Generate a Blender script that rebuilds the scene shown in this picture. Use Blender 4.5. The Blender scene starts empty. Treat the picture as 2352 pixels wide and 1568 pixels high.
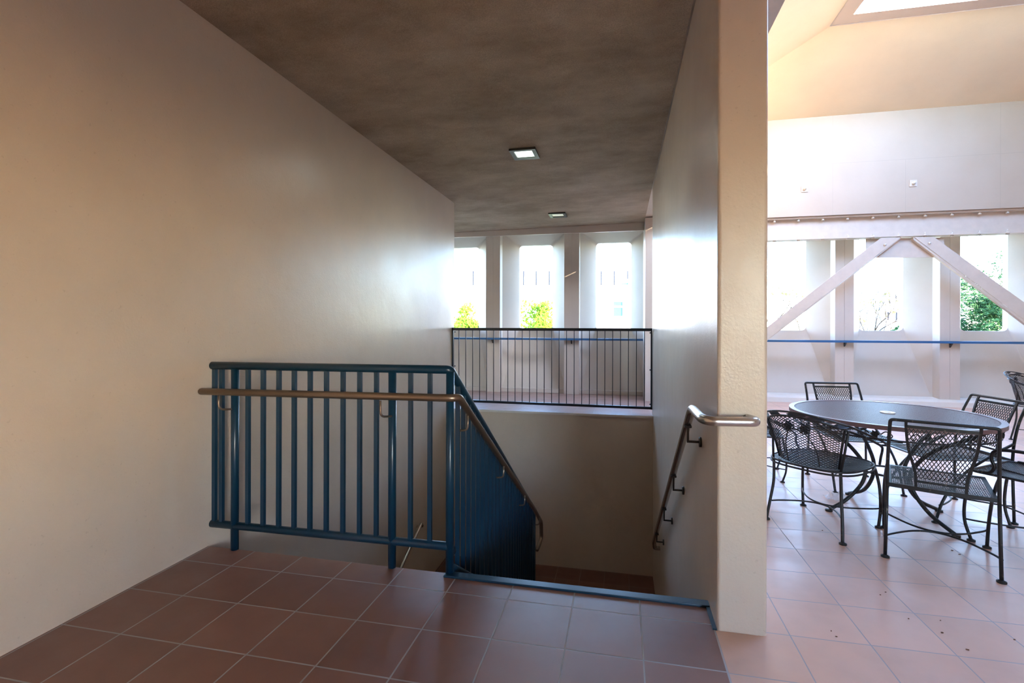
import bpy, math, random
from math import pi, sin, cos, radians, sqrt, atan2, hypot
from mathutils import Vector, Matrix, noise
random.seed(7)
SC = bpy.context.scene
COL = SC.collection

# ------------------------------------------------------------------ camera
H = 1.29
F_PX, YAW, ROLL, CY = 1148.7, 0.2152, 0.0024, 748.5
_r = Vector((cos(YAW), sin(YAW), 0)); _f = Vector((-sin(YAW), cos(YAW), 0)); _u = Vector((0, 0, 1))
CR = _r * cos(ROLL) + _u * sin(ROLL)
CU = -_r * sin(ROLL) + _u * cos(ROLL)
cam_d = bpy.data.cameras.new('camera'); cam = bpy.data.objects.new('camera', cam_d); COL.objects.link(cam)
cam_d.sensor_width = 36.0; cam_d.sensor_fit = 'HORIZONTAL'
cam_d.lens = F_PX / 2352 * 36.0
cam_d.shift_y = -(784 - CY) / 2352
cam_d.clip_start = 0.02; cam_d.clip_end = 500
_m = Matrix((CR, CU, -_f)).transposed().to_4x4(); _m.translation = (0, 0, H)
cam.matrix_world = _m
SC.camera = cam

def at(px, py, axis, val):
    """the place where the sight line through a pixel meets the plane axis = val"""
    d = CR * ((px - 1176) / F_PX) + CU * ((CY - py) / F_PX) + _f
    o = Vector((0, 0, H))
    return o + d * ((val - o[axis]) / d[axis])

# ------------------------------------------------------------------ world, sun, exposure
SUN_DIR = Vector((-2.22, 1.585, -1.0)).normalized()
world = bpy.data.worlds.new('sky'); SC.world = world; world.use_nodes = True
wn = world.node_tree; wn.nodes.clear()
w_out = wn.nodes.new('ShaderNodeOutputWorld'); w_bg = wn.nodes.new('ShaderNodeBackground')
w_sky = wn.nodes.new('ShaderNodeTexSky'); w_sky.sky_type = 'NISHITA'; w_sky.sun_disc = False
w_sky.sun_elevation = radians(20.0)
w_sky.sun_rotation = atan2(-SUN_DIR.x, -SUN_DIR.y)
w_sky.air_density = 1.0; w_sky.dust_density = 0.6; w_sky.ozone_density = 3.0
w_bg.inputs['Strength'].default_value = 1.5
w_mix = wn.nodes.new('ShaderNodeMix'); w_mix.data_type = 'RGBA'; w_mix.blend_type = 'MULTIPLY'; w_mix.inputs[0].default_value = 1.0
w_mix.inputs[7].default_value = (1.0, 1.0, 1.02, 1); wn.links.new(w_sky.outputs[0], w_mix.inputs[6])
wn.links.new(w_mix.outputs[2], w_bg.inputs['Color']); wn.links.new(w_bg.outputs[0], w_out.inputs['Surface'])
sun_d = bpy.data.lights.new('sun', 'SUN'); sun = bpy.data.objects.new('sun', sun_d); COL.objects.link(sun)
sun_d.energy = 11.0; sun_d.color = (1.0, 0.82, 0.62); sun_d.angle = radians(0.6)
sun.rotation_euler = SUN_DIR.to_track_quat('-Z', 'Y').to_euler(); sun.location = (30, -20, 20)
SC.view_settings.view_transform = 'Standard'; SC.view_settings.look = 'None'
SC.view_settings.gamma = 1.0; SC.view_settings.use_curve_mapping = False
SC.view_settings.exposure = 2.12
SC.cycles.use_denoising = True
SC.cycles.max_bounces = 12; SC.cycles.diffuse_bounces = 7; SC.cycles.glossy_bounces = 4
SC.cycles.transparent_max_bounces = 16; SC.cycles.sample_clamp_indirect = 8.0
SC.cycles.caustics_reflective = False; SC.cycles.caustics_refractive = False

# ------------------------------------------------------------------ materials
class NT:
    def __init__(s, name):
        s.m = bpy.data.materials.new(name); s.m.use_nodes = True; s.t = s.m.node_tree; s.t.nodes.clear()
        s.out = s.n('ShaderNodeOutputMaterial'); s.b = s.n('ShaderNodeBsdfPrincipled')
        s.l(s.b.outputs[0], s.out.inputs['Surface'])
    def n(s, k, **kw):
        x = s.t.nodes.new(k)
        for a, v in kw.items(): setattr(x, a, v)
        return x
    def l(s, a, b): s.t.links.new(a, b)
    def coord(s): return s.n('ShaderNodeTexCoord').outputs['Object']
    def noise(s, scale, detail=4, rough=0.55, vec=None, stretch=None):
        t = s.n('ShaderNodeTexNoise'); t.inputs['Scale'].default_value = scale
        t.inputs['Detail'].default_value = detail; t.inputs['Roughness'].default_value = rough
        v = vec or s.coord()
        if stretch:
            mp = s.n('ShaderNodeMapping'); mp.inputs['Scale'].default_value = stretch
            s.l(v, mp.inputs['Vector']); v = mp.outputs[0]
        s.l(v, t.inputs['Vector']); return t.outputs['Fac']
    def ramp(s, fac, stops):
        r = s.n('ShaderNodeValToRGB'); e = r.color_ramp.elements
        while len(e) < len(stops): e.new(0.5)
        for k, (p, c) in zip(e, stops): k.position = p; k.color = (*c, 1) if len(c) == 3 else c
        s.l(fac, r.inputs['Fac']); return r.outputs['Color']
    def math(s, op, a, b=None, c=None):
        m = s.n('ShaderNodeMath', operation=op)
        for i, v in enumerate((a, b, c)):
            if v is None: continue
            if isinstance(v, (int, float)): m.inputs[i].default_value = v
            else: s.l(v, m.inputs[i])
        return m.outputs[0]
    def mix(s, fac, a, b, mode='MIX'):
        x = s.n('ShaderNodeMix', data_type='RGBA', blend_type=mode)
        for i, v in ((0, fac), (6, a), (7, b)):
            if isinstance(v, (int, float)): x.inputs[i].default_value = v
            elif isinstance(v, tuple): x.inputs[i].default_value = (*v, 1)
            else: s.l(v, x.inputs[i])
        return x.outputs[2]
    def bump(s, h, strength, dist):
        b = s.n('ShaderNodeBump'); b.inputs['Strength'].default_value = strength
        b.inputs['Distance'].default_value = dist; s.l(h, b.inputs['Height']); s.l(b.outputs[0], s.b.inputs['Normal'])
    def set(s, **kw):
        for k, v in kw.items():
            i = s.b.inputs[k.replace('_', ' ')]
            if isinstance(v, tuple): i.default_value = (*v, 1) if len(v) == 3 else v
            elif isinstance(v, (int, float)): i.default_value = v
            else: s.l(v, i)
        return s.m

def plaster(name, col, rough=0.45, var=0.12, bump=0.25, spec=0.5, grain=90.0):
    t = NT(name)
    a = t.noise(1.3, 5, 0.6)
    c = t.ramp(a, [(0.3, tuple(x * (1 - var) for x in col)), (0.7, tuple(min(1, x * (1 + var * 0.5)) for x in col))])
    speck = t.ramp(t.noise(55, 2, 0.5), [(0.0, (1, 1, 1)), (0.69, (1, 1, 1)), (0.76, (0.82, 0.8, 0.78))])
    c = t.mix(0.6, c, speck, 'MULTIPLY')
    h = t.math('ADD', t.math('MULTIPLY', t.noise(grain, 3), 0.35), t.noise(7, 4))
    t.bump(h, bump, 0.01)
    r = t.ramp(t.noise(3, 4), [(0.3, (rough * 0.85,) * 3), (0.7, (rough * 1.15,) * 3)])
    return t.set(Base_Color=c, Roughness=r, Specular_IOR_Level=spec)

def paint(name, col, rough=0.3, metallic=0.0, wear=None, wear_amt=0.62, bump=0.08):
    t = NT(name)
    c = t.ramp(t.noise(9, 4), [(0.3, tuple(x * 0.95 for x in col)), (0.7, tuple(min(1, x * 1.05) for x in col))])
    if wear:
        w = t.ramp(t.noise(38, 5, 0.65), [(wear_amt, (0, 0, 0)), (wear_amt + 0.1, (1, 1, 1))])
        c = t.mix(w, c, wear)
    t.bump(t.noise(120, 2), bump, 0.002)
    return t.set(Base_Color=c, Roughness=rough, Metallic=metallic)

def tiles(name, col_a, col_b, grout, ox, oy, s, rough=0.28, gw=0.005, spec=0.6):
    """square floor tiles laid on a grid through (ox, oy)"""
    t = NT(name)
    sep = t.n('ShaderNodeSeparateXYZ'); t.l(t.coord(), sep.inputs[0])
    u = t.math('DIVIDE', t.math('SUBTRACT', sep.outputs[0], ox), s)
    v = t.math('DIVIDE', t.math('SUBTRACT', sep.outputs[1], oy), s)
    def edge(x):
        fr = t.math('FRACT', x)
        return t.math('MULTIPLY', t.math('MINIMUM', fr, t.math('SUBTRACT', 1.0, fr)), s)
    d = t.math('MINIMUM', edge(u), edge(v))
    mr = t.n('ShaderNodeMapRange'); t.l(d, mr.inputs[0])
    mr.inputs[1].default_value = gw * 0.35; mr.inputs[2].default_value = gw * 0.65
    tile = mr.outputs[0]
    comb = t.n('ShaderNodeCombineXYZ')
    t.l(t.math('FLOOR', u), comb.inputs[0]); t.l(t.math('FLOOR', v), comb.inputs[1])
    wn_ = t.n('ShaderNodeTexWhiteNoise', noise_dimensions='3D'); t.l(comb.outputs[0], wn_.inputs['Vector'])
    base = t.mix(wn_.outputs['Value'], col_a, col_b)
    blot = t.ramp(t.noise(3.2, 4, 0.55), [(0.22, (0.80, 0.77, 0.75)), (0.5, (1, 1, 1)), (0.8, (1.12, 1.12, 1.12))])
    base = t.mix(0.8, base, blot, 'MULTIPLY')
    base = t.mix(tile, grout, base)
    h = t.math('ADD', t.math('MULTIPLY', tile, 1.0), t.math('MULTIPLY', t.noise(14, 3), 0.25))
    t.bump(h, 0.2, 0.004)
    ro = t.ramp(t.noise(6, 5, 0.6), [(0.3, (max(0.285, rough * 0.95),) * 3), (0.7, (rough * 1.35,) * 3)])
    ro = t.mix(tile, (0.8, 0.8, 0.8), ro)
    return t.set(Base_Color=base, Roughness=ro, Specular_IOR_Level=spec)

TAN = (0.62, 0.515, 0.42)
M = {}
M['wall'] = plaster('tan_wall_paint', TAN, 0.42, 0.10, 0.35)
M['wall_glossy'] = plaster('tan_gloss_wall_paint', TAN, 0.33, 0.08, 0.25)
M['cream'] = plaster('cream_ceiling_paint', (0.78, 0.66, 0.49), 0.5, 0.06, 0.2)
M['facade'] = plaster('tan_facade_paint', (0.60, 0.53, 0.46), 0.5, 0.06, 0.12)
M['steel_tan'] = paint('tan_steel_paint', (0.62, 0.54, 0.45), 0.45)
M['white_bolt'] = paint('pale_bolt_paint', (0.75, 0.70, 0.62), 0.4)
M['curb'] = plaster('white_curb_paint', (0.72, 0.68, 0.62), 0.55, 0.12, 0.4)
M['pale_edge'] = plaster('pale_slab_edge', (0.72, 0.68, 0.64), 0.4, 0.1, 0.2)
def _stucco():
    t = NT('stucco_ceiling')
    st = t.noise(1.1, 7, 0.68, stretch=(1.0, 1.5, 1.0))
    c = t.ramp(st, [(0.32, (0.37, 0.285, 0.20)), (0.5, (0.50, 0.40, 0.295)), (0.70, (0.66, 0.55, 0.43))])
    g = t.ramp(t.noise(160, 2, 0.7), [(0.35, (0.72, 0.72, 0.72)), (0.65, (1.12, 1.12, 1.12))])
    c = t.mix(0.8, c, g, 'MULTIPLY')
    t.bump(t.math('ADD', t.noise(150, 3, 0.7), t.math('MULTIPLY', t.noise(40, 3), 0.6)), 0.9, 0.012)
    return t.set(Base_Color=c, Roughness=0.85, Specular_IOR_Level=0.2)
M['stucco'] = _stucco()
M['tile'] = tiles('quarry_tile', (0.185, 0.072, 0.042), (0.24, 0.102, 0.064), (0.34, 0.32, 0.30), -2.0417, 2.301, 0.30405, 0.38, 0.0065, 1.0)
M['tile_terrace_lit'] = tiles('quarry_tile_terrace_lit', (0.60, 0.375, 0.275), (0.66, 0.425, 0.32), (0.36, 0.34, 0.34), 0.692, 2.291, 0.2998, 0.32)  # same quarry tile, paled in colour for window sheen and brighter light
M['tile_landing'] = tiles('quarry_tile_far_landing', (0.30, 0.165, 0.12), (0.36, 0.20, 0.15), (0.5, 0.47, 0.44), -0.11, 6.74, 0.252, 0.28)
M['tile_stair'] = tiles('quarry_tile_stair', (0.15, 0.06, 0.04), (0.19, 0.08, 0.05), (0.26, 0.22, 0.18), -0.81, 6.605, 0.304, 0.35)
M['blue'] = paint('dark_blue_rail_paint', (0.002, 0.029, 0.060), 0.3)
M['navy'] = paint('blackened_blue_rail_paint', (0.006, 0.012, 0.022), 0.35)
M['bar_blue'] = paint('blue_bar_paint', (0.03, 0.12, 0.28), 0.35)
M['bronze'] = paint('brushed_bronze_steel', (0.27, 0.20, 0.15), 0.36, 0.85)
M['stainless'] = paint('brushed_stainless_steel', (0.55, 0.52, 0.49), 0.26, 0.95)
M['dark_steel'] = paint('dark_bracket_steel', (0.06, 0.055, 0.05), 0.4, 0.5)
M['iron'] = paint('black_brown_wrought_iron', (0.014, 0.0105, 0.011), 0.42, 0.0, (0.16, 0.12, 0.08), 0.60)
M['iron_grey'] = paint('worn_grey_green_wrought_iron', (0.012, 0.0115, 0.012), 0.45, 0.0, (0.15, 0.11, 0.075), 0.60)
M['iron_purple'] = paint('purple_brown_table_paint', (0.17, 0.10, 0.105), 0.42, 0.0, (0.2, 0.15, 0.12), 0.72)
M['ring_white'] = paint('white_plastic_ring', (0.8, 0.8, 0.78), 0.35)
M['frame_dark'] = paint('dark_lamp_frame', (0.035, 0.035, 0.028), 0.4)
def _emit(name, col, st):
    t = NT(name); return t.set(Base_Color=(0.8, 0.8, 0.8), Emission_Color=col, Emission_Strength=st, Roughness=0.3)
M['lens'] = _emit('lit_lamp_lens', (0.80, 1.0, 0.90), 0.75)
M['lens_dim'] = _emit('dim_lamp_lens', (0.78, 0.86, 0.62), 0.12)
M['reflector'] = paint('lamp_reflector', (0.30, 0.32, 0.22), 0.3, 0.6)
M['white_wall_cooled'] = plaster('white_render_cooled', (0.52, 0.56, 0.62), 0.8, 0.04, 0.1)  # white render with blue put in to offset the warm sunlight
M['window_blue'] = paint('blue_window_glass', (0.035, 0.085, 0.105), 0.35)
M['slot_glass'] = paint('dark_slot_glass', (0.01, 0.013, 0.02), 0.6)
M['window_frame'] = paint('white_window_frame', (0.8, 0.8, 0.8), 0.5)
M['bark'] = paint('grey_bark', (0.05, 0.042, 0.036), 0.85)
for _k in ('window_blue', 'slot_glass', 'bark'): M[_k].node_tree.nodes['Principled BSDF'].inputs['Specular IOR Level'].default_value = 0.04
M['ground'] = plaster('dark_vegetation_ground', (0.10, 0.11, 0.07), 0.9, 0.15, 0.2)  # vegetation tone, darkened to lessen sunlight bounced up into the bays
M['bounce_tan'] = plaster('warm_bounce_surface', (0.62, 0.44, 0.27), 0.85, 0.12, 0.2)  # tan chosen to bounce warm light
def foliage(name, a, b, trans=0.35):
    t = NT(name)
    c = t.ramp(t.noise(3.0, 5, 0.7), [(0.32, a), (0.68, b)])
    t.set(Base_Color=c, Roughness=0.75, Specular_IOR_Level=0.15)
    tr = t.n('ShaderNodeBsdfTranslucent'); t.l(c, tr.inputs['Color'])
    mx = t.n('ShaderNodeMixShader'); mx.inputs[0].default_value = trans
    t.l(t.b.outputs[0], mx.inputs[1]); t.l(tr.outputs[0], mx.inputs[2]); t.l(mx.outputs[0], t.out.inputs['Surface'])
    return t.m
M['leaf_yellow'] = foliage('yellow_green_leaves', (0.07, 0.16, 0.008), (0.24, 0.34, 0.03))
M['leaf_pine'] = foliage('pine_needles', (0.008, 0.040, 0.012), (0.048, 0.100, 0.024), 0.10)
M['leaf_dry'] = foliage('sparse_olive_leaves', (0.20, 0.19, 0.06), (0.32, 0.30, 0.12))
M['leaf_litter'] = paint('dry_brown_leaf', (0.16, 0.07, 0.03), 0.7)
def _plastic():
    t = NT('clear_crumpled_plastic')
    t.bump(t.noise(60, 4), 0.6, 0.006)
    return t.set(Base_Color=(0.98, 0.98, 1.0), Roughness=0.2, Alpha=0.5, Specular_IOR_Level=0.8)
M['plastic'] = _plastic()

# ------------------------------------------------------------------ mesh helpers
class MB:
    def __init__(s): s.v = []; s.f = []; s.sm = []
    def add(s, vs, fs, smooth=False):
        o = len(s.v); s.v.extend([tuple(p) for p in vs]); s.f.extend([tuple(i + o for i in f) for f in fs]); s.sm.extend([smooth] * len(fs)); return s
    def box(s, x0, x1, y0, y1, z0, z1):
        return s.add([(x, y, z) for z in (z0, z1) for y in (y0, y1) for x in (x0, x1)],
                     [(0, 2, 3, 1), (4, 5, 7, 6), (0, 1, 5, 4), (2, 6, 7, 3), (0, 4, 6, 2), (1, 3, 7, 5)])
    def prism(s, pts, axis, a, b):
        """closed outline (2D) swept along an axis from a to b"""
        def p3(p, t):
            if axis == 1: return (p[0], t, p[1])
            if axis == 0: return (t, p[0], p[1])
            return (p[0], p[1], t)
        n = len(pts)
        vs = [p3(p, a) for p in pts] + [p3(p, b) for p in pts]
        fs = [tuple(range(n)), tuple(range(2 * n - 1, n - 1, -1))] + [(i, i + n, (i + 1) % n + n, (i + 1) % n) for i in range(n)]
        return s.add(vs, fs)
    def tube(s, pts, r, seg=10, closed=False, cap=True, flat=None):
        """a rod along a polyline; r one radius or one per point; flat=(w, h) a flat bar instead"""
        P = [Vector(p) for p in pts]; n = len(P)
        R = r if isinstance(r, (list, tuple)) else [r] * n
        T = []
        for i in range(n):
            a = P[i - 1] if (i > 0 or closed) else P[i]; b = P[(i + 1) % n] if (i < n - 1 or closed) else P[i]
            t = (b - a); T.append(t.normalized() if t.length > 1e-9 else Vector((0, 0, 1)))
        ref = Vector((0, 0, 1)) if abs(T[0].z) < 0.9 else Vector((0, 1, 0))
        N = (ref - T[0] * ref.dot(T[0])).normalized(); vs = []; 
        for i in range(n):
            if i: N = (N - T[i] * N.dot(T[i])); N = N.normalized() if N.length > 1e-6 else T[i].orthogonal().normalized()
            B = T[i].cross(N)
            if flat:
                w, h = flat
                for (x, y) in ((-1, -1), (1, -1), (1, 1), (-1, 1)): vs.append(P[i] + B * (x * w / 2) + N * (y * h / 2))
            else:
                for k in range(seg):
                    a = 2 * pi * k / seg; vs.append(P[i] + (N * cos(a) + B * sin(a)) * R[i])
        k = 4 if flat else seg
        fs = []
        for i in range(n if closed else n - 1):
            j = (i + 1) % n
            for q in range(k): fs.append((i * k + q, i * k + (q + 1) % k, j * k + (q + 1) % k, j * k + q))
        if cap and not closed: fs.append(tuple(range(k - 1, -1, -1))); fs.append(tuple((n - 1) * k + q for q in range(k)))
        return s.add(vs, fs, not flat)
    def disc(s, c, r, h, axis=2, seg=16, r2=None):
        c = Vector(c); e = Vector((0, 0, 0)); e[axis] = h
        return s.tube([c, c + e], [r, r if r2 is None else r2], seg)
    def ball(s, c, r, seg=8, rings=5, sc=(1, 1, 1)):
        vs = []; fs = []
        for i in range(rings + 1):
            th = pi * i / rings
            for k in range(seg):
                a = 2 * pi * k / seg
                vs.append((c[0] + r * sc[0] * sin(th) * cos(a), c[1] + r * sc[1] * sin(th) * sin(a), c[2] + r * sc[2] * cos(th)))
        for i in range(rings):
            for k in range(seg): fs.append((i * seg + k, (i + 1) * seg + k, (i + 1) * seg + (k + 1) % seg, i * seg + (k + 1) % seg))
        return s.add(vs, fs, True)
    def build(s, name, mat, parent=None, bevel=None, label=None):
        me = bpy.data.meshes.new(name)
        L = LOC.get(parent.name, Vector()) if parent is not None else Vector()
        me.from_pydata([(x - L.x, y - L.y, z - L.z) for x, y, z in s.v], [], s.f)
        me.polygons.foreach_set('use_smooth', s.sm)
        me.materials.append(mat if not isinstance(mat, str) else M[mat]); me.update()
        o = bpy.data.objects.new(name, me); COL.objects.link(o)
        if parent is not None: o.parent = parent; LOC[o.name] = L
        if bevel:
            b = o.modifiers.new('bevel', 'BEVEL'); b.width = bevel; b.segments = 2; b.limit_method = 'ANGLE'
        if label: o['label'] = label
        return o
LOC = {}
def spline(pts, n=6, closed=False):
    """Catmull-Rom through the points"""
    P = [Vector(p) for p in pts]; out = []; m = len(P)
    rng = range(m) if closed else range(m - 1)
    for i in rng:
        p1, p2 = P[i], P[(i + 1) % m]
        p0 = P[i - 1] if (i > 0 or closed) else p1 * 2 - p2
        p3 = P[(i + 2) % m] if (i + 2 < m or closed) else p2 * 2 - p1
        for k in range(n):
            t = k / n
            out.append(0.5 * ((2 * p1) + (p2 - p0) * t + (2 * p0 - 5 * p1 + 4 * p2 - p3) * t * t + (3 * p1 - p0 - 3 * p2 + p3) * t ** 3))
    if not closed: out.append(P[-1])
    return out
def fillet(pts, r, n=5):
    """polyline with its inner corners rounded"""
    P = [Vector(p) for p in pts]; out = [P[0]]
    for i in range(1, len(P) - 1):
        a, b, c = P[i - 1], P[i], P[i + 1]
        rr = min(r, (a - b).length * 0.49, (c - b).length * 0.49)
        p = b + (a - b).normalized() * rr; q = b + (c - b).normalized() * rr
        for k in range(n + 1):
            t = k / n; out.append(p * (1 - t) ** 2 + b * 2 * t * (1 - t) + q * t * t)
    out.append(P[-1]); return out
def lattice(S, inside, u0, u1, v0, v1, du, dv, w):
    """expanded metal: real diamond strands on the surface S(u, v)"""
    mb = MB(); nu = int((u1 - u0) / (du / 2)) + 1; nv = int((v1 - v0) / (dv / 2)) + 1
    for i in range(nu):
        for j in range(nv):
            if (i + j) % 2: continue
            for dj in (1, -1):
                a = (u0 + i * du / 2, v0 + j * dv / 2); b = (a[0] + du / 2, a[1] + dj * dv / 2)
                if not (inside(*a) and inside(*b)): continue
                A, B = Vector(S(*a)), Vector(S(*b)); t = (B - A).normalized()
                nrm = (Vector(S(a[0] + 1e-3, a[1])) - A).cross(Vector(S(a[0], a[1] + 1e-3)) - A)
                nrm = nrm.normalized() if nrm.length > 1e-12 else Vector((0, 0, 1))
                sd = t.cross(nrm).normalized() * (w / 2); up = nrm * (w * 0.35)
                vs = [p + x * sd + y * up for p in (A, B) for x, y in ((-1, -1), (1, -1), (1, 1), (-1, 1))]
                mb.add(vs, [(0, 1, 5, 4), (1, 2, 6, 5), (2, 3, 7, 6), (3, 0, 4, 7)])
    return mb
def thing(name, label, cat, loc=(0, 0, 0), rotz=0.0, group=None):
    o = bpy.data.objects.new(name, None); COL.objects.link(o); o.empty_display_size = 0.1
    o.location = loc; o.rotation_euler = (0, 0, rotz); o['label'] = label; o['category'] = cat
    if group: o['group'] = group
    return o
def wthing(name, label, cat, loc, group=None):
    """a thing whose parts are written in world coordinates"""
    o = thing(name, label, cat, loc, 0.0, group); LOC[o.name] = Vector(loc); return o
def tag(o, label, cat, group=None, kind=None):
    o['label'] = label; o['category'] = cat
    if group: o['group'] = group
    if kind: o['kind'] = kind
    return o
def struct(name, mb, mat, bevel=None, label=None):
    o = mb.build(name, mat, None, bevel); o['kind'] = 'structure'
    if label: o['label'] = label
    return o
def dup(root, loc, rotz, label, group=None):
    r = root.copy(); COL.objects.link(r); r.location = loc; r.rotation_euler = (0, 0, rotz); r['label'] = label
    if group: r['group'] = group
    for ch in list(root.children):
        c = ch.copy(); COL.objects.link(c); c.parent = r
        for g in list(ch.children):
            d = g.copy(); COL.objects.link(d); d.parent = c
    return r

# ------------------------------------------------------------------ the setting
XL, XR, YW = -2.357, 0.400, 2.480          # left wall, right wall, edge of the stairwell
def zc(x): return 3.062 + 0.015 * (x - XL)
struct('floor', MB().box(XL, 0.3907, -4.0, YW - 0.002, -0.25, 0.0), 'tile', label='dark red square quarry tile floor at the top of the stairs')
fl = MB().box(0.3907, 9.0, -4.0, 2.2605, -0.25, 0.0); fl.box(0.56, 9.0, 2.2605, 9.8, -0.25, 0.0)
struct('floor_terrace', fl, 'tile_terrace_lit', label='quarry tile floor of the terrace, window sheen put into its colour')
# far landing floor: falls gently towards the outer wall
fb = MB(); y0, y1, za, zb = 6.62, 9.75, 0.14, -0.01
fb.add([(x, y, z) for x in (-6.0, 0.56) for (y, z) in ((y0, za), (y1, zb), (y1, -0.1), (y0, 0.119))],
       [(0, 1, 5, 4), (3, 7, 6, 2), (0, 4, 7, 3), (1, 2, 6, 5), (0, 3, 2, 1), (4, 5, 6, 7)])
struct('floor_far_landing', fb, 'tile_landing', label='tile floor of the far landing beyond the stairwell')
struct('trim_1', MB().box(XL + 0.001, XR - 0.001, 6.604, 6.6195, 0.118, 0.143), 'pale_edge', label='pale edge of the far landing floor')
struct('wall_left', MB().box(-2.62, XL, -4.0, 6.865, -3.9, zc(XL) - 0.002), 'wall_glossy', label='long plain tan wall on the left')
wr = MB()
def rrect(x0, x1, y0, y1, r, n=4):
    o = []
    for cx, cy, a0 in ((x1 - r, y1 - r, 0), (x0 + r, y1 - r, 90), (x0 + r, y0 + r, 180), (x1 - r, y0 + r, 270)):
        for k in range(n + 1):
            a = radians(a0 + 90 * k / n); o.append((cx + r * cos(a), cy + r * sin(a)))
    return o
wr.prism(rrect(XR, 0.597, 2.262, 6.87, 0.014), 2, -3.9, zc(XR) - 0.001)
struct('wall_right', wr, 'wall_glossy', label='tan wall with square end between stairs and terrace')
struct('wall_stairwell', MB().box(XL, XR, 6.622, 6.80, -3.9, 0.117), 'wall', label='shaded tan wall below the far landing')
struct('wall_below_floor', MB().box(XL, XR, 2.30, YW - 0.004, -3.9, -0.251), 'wall')
cl = MB()
def slab(mb, xa, xb, ya, yb, t=0.3):
    mb.add([(x, y, zc(x) + d) for d in (0, t) for y in (ya, yb) for x in (xa, xb)],
           [(0, 2, 3, 1), (4, 5, 7, 6), (0, 1, 5, 4), (2, 6, 7, 3), (0, 4, 6, 2), (1, 3, 7, 5)])
slab(cl, -2.62, 0.388, -4.0, 6.865)
struct('ceiling', cl, 'stucco', label='rough stained brown stucco ceiling')
cl = MB(); slab(cl, -6.0, 0.388, 6.869, 9.02)
struct('ceiling_far_landing', cl, 'stucco', label='rough stucco ceiling over the far landing')
struct('ceiling_edge', MB().box(0.388, 0.89, -4.0, 8.995, 3.115, 3.42), 'steel_tan')
struct('trim_2', MB().box(-6.0, 0.388, 9.021, 9.06, 2.965, 3.20), 'facade', label='pale fascia strip along the far ceiling edge')
struct('ceiling_eaves', MB().box(-6.2, 9.2, 9.0605, 10.3, 3.401, 3.55).box(-6.2, 0.66, 9.0605, 9.699, 3.10, 3.40).box(0.661, 9.2, 9.251, 9.699, 3.122, 3.40), 'facade')
struct('wall_partition', MB().box(0.3885, 0.66, 8.62, 9.40, -0.1, 3.10), 'facade')
struct('wall_light_stop_left', MB().box(-6.2, -6.0, 6.60, 10.1, -0.3, 3.4), 'facade')  # unseen end wall, added to shut out stray light
struct('wall_corridor', MB().box(-6.0, -2.62, 6.60, 6.80, -0.3, 3.06), 'facade')
# stairs
st = MB()
for i in range(1, 11):
    st.box(-0.88, XR, YW + 0.27 * (i - 1) + 0.001, YW + 0.27 * i + 0.001, -0.1727 * i - 0.22, -0.1727 * i)
st.box(XL, XR, 5.18, 6.62, -2.05, -1.90)
for i in range(1, 11):
    st.box(XL, -0.93, 5.18 - 0.27 * i, 5.18 - 0.27 * (i - 1) - 0.001, -1.90 - 0.1727 * i - 0.22, -1.90 - 0.1727 * i)
st.box(XL, XR, 2.48, 6.62, -3.95, -3.85)
struct('staircase', st, 'tile_stair', label='tiled stairs and half landing going down into the dark stairwell')
no = MB().box(-0.89, XR, 2.432, YW + 0.004, -0.03, 0.010)
struct('trim_3', no, 'blue', 0.003, label='blue steel nosing on the top step')
struct('trim_4', MB().box(0.383, 0.3995, 2.262, 2.431, -0.02, 0.006), 'blue', label='short blue steel strip against the wall end')

# outer wall with deep splayed window bays and pilasters
PW, PITCH, PX0 = 0.283, 1.54, -2.602
YP, YB, YWN = 9.50, 9.70, 10.00
fa = MB(); ZB, ZT, ZS, ZH = 0.06, 3.12, 1.225, 2.925
def bay(mb, xl, xr):
    c = (xl + xr) / 2; r, n = 0.07, 4
    inner = []; outer = []; corner = {}
    for (cx, cz, a0, ox, oz) in ((c + .34 - r, ZH - r, 0, xr, ZT), (c - .34 + r, ZH - r, 90, xl, ZT), (c - .34 + r, ZS + r, 180, xl, ZB), (c + .34 - r, ZS + r, 270, xr, ZB)):
        for k in range(n + 1):
            a = radians(a0 + 90 * k / n); inner.append((cx + r * cos(a), cz + r * sin(a))); outer.append((ox, oz))
    N = len(inner)
    vs = [(x, YB, z) for x, z in outer] + [(x, YWN, z) for x, z in inner] + [(x, YWN + 0.12, z) for x, z in inner] + [(x, YWN + 0.12, z) for x, z in outer]
    fs = []
    for i in range(N):
        j = (i + 1) % N
        same = outer[i] == outer[j]
        fs.append((i, N + i, N + j) if same else (i, N + i, N + j, j))
        fs.append((N + i, 2 * N + i, 2 * N + j, N + j))
        fs.append((2 * N + i, 3 * N + i, 2 * N + j) if same else (2 * N + i, 3 * N + i, 3 * N + j, 2 * N + j))
    mb.add(vs, fs)
NB = range(-2, 8)
for i in NB:
    xl = PX0 + PITCH * i + PW
    bay(fa, xl, xl + PITCH - PW)
    fa.box(xl - PW, xl, YB, YWN + 0.12, 0.0, ZT)
    fa.box(xl - PW, xl - PW + PITCH, YB, YWN + 0.12, -0.35, ZB)
    fa.box(xl - PW, xl - PW + PITCH, YB, YWN + 0.12, ZT, 3.4)
struct('wall_far', fa, 'facade', label='outer wall of deep splayed openings')
for i in NB:
    x = PX0 + PITCH * i
    mb = MB()
    mb.box(x, x + PW / 2 - 0.002, YP, YB, 0.0, ZT); mb.box(x + PW / 2 + 0.002, x + PW, YP, YB, 0.0, ZT); mb.box(x + 0.004, x + PW - 0.004, YP + 0.006, YB, 0.0, ZT)
    struct('pilaster', mb, 'facade')
cu = MB(); cu.prism([(9.36, 0.0), (9.38, 0.075), (9.46, 0.105), (9.70, 0.12), (9.70, 0.0)], 0, 0.70, 9.0)
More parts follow.
